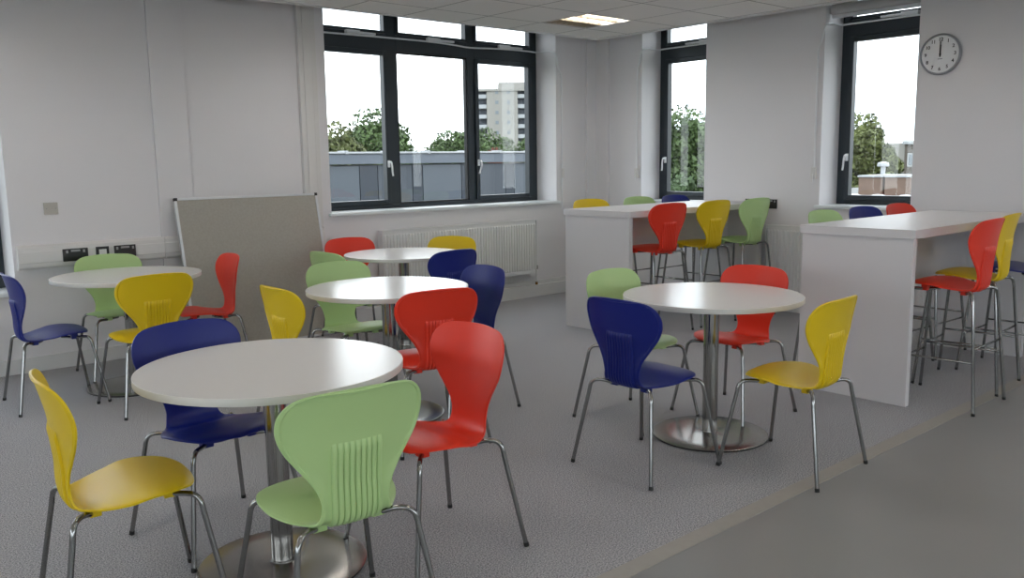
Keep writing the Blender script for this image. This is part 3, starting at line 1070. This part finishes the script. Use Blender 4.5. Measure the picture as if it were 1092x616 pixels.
# flat-roofed annexe opposite the wide window
o0 = tag(empty('annexe_building', (11, 16, GZ)), 'long low building clad in blue-grey panels with a white roof edge, outside the wide window', 'building')
bm = bmesh.new(); box(bm, -9, 5, 0, 9, 0, 7.38); obj('wall', bm, 'clad', o0)
bm = bmesh.new(); box(bm, -9.1, 5.1, -.12, 9.1, 7.40, 7.62, bev=.01); obj('fascia', bm, 'fascia', o0)
bm = bmesh.new(); box(bm, -9.15, 5.15, -.16, 9.15, 7.62, 7.66, bev=.008)
for k in range(14):
    box(bm, -9 + k * 1.05, -8.94 + k * 1.05, -.175, .15, 7.615, 7.685)
obj('roof_edge', bm, 'flash', o0)
random.seed(5)
x = -9.0; k = 0
while x < 4.8:
    wd = (.9, .28, 1.1, .45)[k % 4]
    bm = bmesh.new(); box(bm, x + .01, min(5, x + wd) - .01, -.045, -.001, 4.2, 7.36)
    obj('cladding_panel', bm, ('clad', 'clad_d', 'clad_l', 'clad_d')[k % 4], o0)
    x += wd; k += 1

# brick chimney peeping over it
o1 = tag(empty('chimney', (21.4, 25.3, 1.3)), 'small red brick chimney just above the white roof edge', 'chimney')
bm = bmesh.new(); box(bm, -.2, .2, -.2, .2, -7.3, .55); obj('stack', bm, 'brick_r', o1)
bm = bmesh.new()
for s_ in (-1, 1): lathe(bm, [(.06, .55), (.05, .66), (.0, .66)], 10, cx=s_ * .09)
obj('chimney_pot', bm, 'brick_r', o1)


def blob(bm, c, r, n, size, rng, mi=0):
    for _ in range(n):
        u = rng.uniform(-1, 1); a = rng.uniform(0, 2 * PI); q = math.sqrt(1 - u * u)
        d = Vector((q * math.cos(a), q * math.sin(a), u))
        p = c + Vector((d.x * r.x, d.y * r.y, d.z * r.z)) * (rng.uniform(.55, 1.0) if rng.random() < .55 else rng.uniform(.9, 1.1))
        t = Vector((rng.gauss(0, 1), rng.gauss(0, 1), rng.gauss(0, 1))).normalized()
        n_ = (d * .8 + Vector((rng.gauss(0, .5), rng.gauss(0, .5), rng.gauss(0, .5)))).normalized()
        t = (t - n_ * t.dot(n_)).normalized(); b = n_.cross(t); s = size * rng.uniform(.6, 1.3)
        f = bm.faces.new([bm.verts.new(p + t * s), bm.verts.new(p + b * s * .6), bm.verts.new(p - t * s), bm.verts.new(p - b * s * .6)])
        f.material_index = mi


def tree(x, y, top, rad, leafm, label, seed, n=5200, size=.10, nb=16, low=None):
    rng = random.Random(seed)
    root = tag(empty('tree', (x, y, GZ)), label, 'tree', 'trees outside the windows')
    H = top - GZ
    bm = bmesh.new()
    tube(bm, smooth_path([(0, 0, -.1), (.1, 0, H * .3), (-.05, .1, H * .6), (0, 0, H * .85)], 4), [.28 - .018 * i for i in range(13)], 10)
    for k in range(5):
        a = k * 1.25 + rng.random(); z = H * (.4 + .05 * k)
        tube(bm, [(0, 0, z), (math.cos(a) * rad * .2, math.sin(a) * rad * .2, z + H * .08), (math.cos(a) * rad * .35, math.sin(a) * rad * .35, z + H * .14)], [.1, .07, .03], 6)
    obj('trunk', bm, 'bark', root, smooth=True)
    bm = bmesh.new()
    zl = (H * .35) if low is None else low - GZ
    for k in range(nb):
        f = rng.random(); z = zl + (H - zl) * (f * .86)
        env = math.sin(PI * min(1, max(.12, .22 + .78 * (1 - f)))) if f > .3 else .9
        a = rng.uniform(0, 2 * PI); rr = rad * env * rng.uniform(.2, .62)
        br = rad * rng.uniform(.3, .46) * (1.1 - .45 * f)
        blob(bm, Vector((rr * math.cos(a), rr * math.sin(a), z)), Vector((br, br, br * .8)), int(1.5 * n / nb), size, rng)
    br = rad * .38
    blob(bm, Vector((0, 0, H - br * .7)), Vector((br, br, br * .75)), n // nb, size, rng)
    o = obj('foliage', bm, leafm, root)
    return root


tree(20.3, 32, 3.7, 2.7, 'leaf_a', 'large bushy green tree left in the wide window', 1, n=17000, low=-1.5, nb=34)
tree(16.2, 28.5, 2.9, 2.1, 'leaf_c', 'brownish green tree at the left edge of the wide window', 2, n=9000, low=-1.5, nb=20)
tree(28.9, 38, 3.1, 2.4, 'leaf_a', 'small green tree in the middle bay of the wide window', 3, n=10000, low=-1.5, nb=24)
tree(25.2, 37, 2.45, 1.9, 'leaf_b', 'low dark tree between the two taller trees of the wide window', 4, n=7000, low=-1.5, nb=18)
tree(37.9, 46, 3.7, 3.0, 'leaf_a', 'green tree in front of the tower block, left one', 7, n=9000, low=-1.5, nb=20)
tree(44.2, 46.5, 3.8, 3.0, 'leaf_a', 'green tree in front of the tower block, right one', 8, n=9000, low=-1.5, nb=20)
tree(26.2, 20.3, 3.3, 2.5, 'leaf_a', 'tall green tree filling the narrow window near the corner', 9, n=18000, low=-2.5, nb=34)
tree(21.3, 16.4, .9, 1.0, 'leaf_b', 'low dark bush low in the narrow window near the corner', 10, n=6000, low=-2.0, nb=16)
tree(34, 17.3, 3.1, 2.1, 'leaf_c', 'round yellowish green tree in the window beside the clock', 11, n=16000, low=-1.5, nb=34)

# tower block
o2 = tag(empty('tower_block', (154.7, 190, GZ), R(-39)), 'pale concrete tower block with balconies and rooftop aerials, far beyond the wide window', 'building')
TWH = 20.9 - GZ
bm = bmesh.new(); box(bm, 2.6, 11.2, 0, 16, 0, TWH); box(bm, 14.4, 30, 0, 16, 0, TWH); box(bm, 0, 2.6, 2.5, 16, 0, TWH); box(bm, 11.2, 14.4, 2, 16, 0, TWH)
obj('wall', bm, 'tower', o2)
bm = bmesh.new(); box(bm, -.3, 30.3, -.3, 16.3, TWH + .01, TWH + .6); obj('parapet', bm, 'tower', o2)
bm = bmesh.new(); box(bm, 6, 15.5, 3, 12, TWH + .61, TWH + 2.6); obj('plant_room', bm, 'tower', o2)
for ax, ah in ((5.5, 5.5), (8.3, 4.2), (9.2, 3.0), (13.0, 6.0), (14.2, 5.0)):
    bm = bmesh.new(); tube(bm, [(ax, 5, TWH + .5), (ax, 5, TWH + ah)], .13, 6); obj('aerial', bm, 'clad_l', o2)
for f in range(4, 10):
    z = f * 2.75 + .6
    for bx0, bx1 in ((0, 2.6), (11.2, 14.4)):
        bm = bmesh.new(); box(bm, bx0 + .05, bx1 - .05, .4, 2.45, z - .35, z + .7); obj('balcony', bm, 'flash', o2)
        bm = bmesh.new(); box(bm, bx0 + .1, bx1 - .1, (2.4 if bx0 < 1 else 1.9), (2.49 if bx0 < 1 else 1.99), z + .8, z + 2.3); obj('balcony_door', bm, 'clad_d', o2)
    for wx in (5.4, 8.6, 16.6, 19.8, 23, 26):
        bm = bmesh.new(); box(bm, wx - .45, wx + .45, -.08, -.01, z + .8, z + 1.7); obj('window', bm, 'tower_win', o2)

# view from the window beside the clock: low roof with brick upstands, cowl and rooflights
o3 = tag(empty('low_roof_building', (17, 6, GZ)), 'low flat pale roof seen through the window beside the clock', 'building')
bm = bmesh.new(); box(bm, 0, 9, -2, 6.6, 0, 6.42); obj('wall', bm, 'brick', o3)
bm = bmesh.new(); box(bm, -.1, 9.1, -2.1, 6.7, 6.421, 6.50, bev=.01); obj('roof', bm, 'roof', o3)
for k, (a, b) in enumerate(((8.95, 9.52), (9.58, 10.16))):
    p_ = tag(empty('brick_upstand', (20, a, GZ + 6.5)), ('right' if k == 0 else 'left') + '-hand box of pinkish brick on the flat roof outside', 'rooftop structure', 'brick boxes on the flat roof')
    bm = bmesh.new(); box(bm, 0, 1.2, 0, b - a, .001, .42); obj('brick_box', bm, 'brick', p_)
    bm = bmesh.new(); box(bm, -.03, 1.23, -.025, b - a + .025, .421, .47, bev=.005); obj('coping', bm, 'flash', p_)
cw = tag(empty('vent_cowl', (20.5, 9.82, GZ + 6.97)), 'white round vent cowl standing on the brick box outside', 'vent')
bm = bmesh.new(); lathe(bm, [(0, 0.001), (.055, 0.001), (.055, .2), (0, .2)], 16); obj('pipe', bm, 'flash', cw, smooth=True)
bm = bmesh.new(); lathe(bm, [(0, .2), (.13, .2), (.14, .23), (.12, .29), (0, .32)], 20); obj('cap', bm, 'flash', cw, smooth=True)
for k, (yy, lb) in enumerate(((9.15, 'white domed rooflight under the right brick box'), (9.75, 'white domed rooflight in the middle of the flat roof'), (10.3, 'white domed rooflight at the left of the flat roof'))):
    d_ = tag(empty('rooflight', (18.2, yy - .95, GZ + 6.5)), lb, 'rooflight', 'domed rooflights')
    bm = bmesh.new(); box(bm, -.25, .25, -.2, .2, .001, .03); obj('curb', bm, 'clad_l', d_)
    bm = bmesh.new(); lathe(bm, [(.19, .031), (.17, .07), (.1, .1), (0, .11)], 20); obj('dome', bm, 'flash', d_, smooth=True)
o4 = tag(empty('terraced_house', (60, 26, GZ)), 'pale house with a brown brick wing and white windows beyond the trees', 'building')
bm = bmesh.new(); box(bm, 0, 8, 1.2, 3.2, 0, 8.3); obj('rendered_wall', bm, 'tower', o4)
bm = bmesh.new(); box(bm, -.2, 8, -5, 1.19, 0, 8.2); obj('brick_wall', bm, 'brick_b', o4)
bm = bmesh.new(); box(bm, -.4, 8.2, -5.2, 1.3, 8.21, 8.45, bev=.02); obj('roof_edge', bm, 'flash', o4)
for zz in (5.2, 7.1):
    for yy in (.6, -1.2, -3):
        bm = bmesh.new(); box(bm, -.26, -.21, yy - .35, yy + .35, zz - .4, zz + .5); f_ = obj('window', bm, 'flash', o4)
        bm = bmesh.new(); box(bm, -.28, -.262, yy - .27, yy + .27, zz - .32, zz + .42); obj('pane', bm, 'tower_win', f_)

bpy.context.view_layer.update()
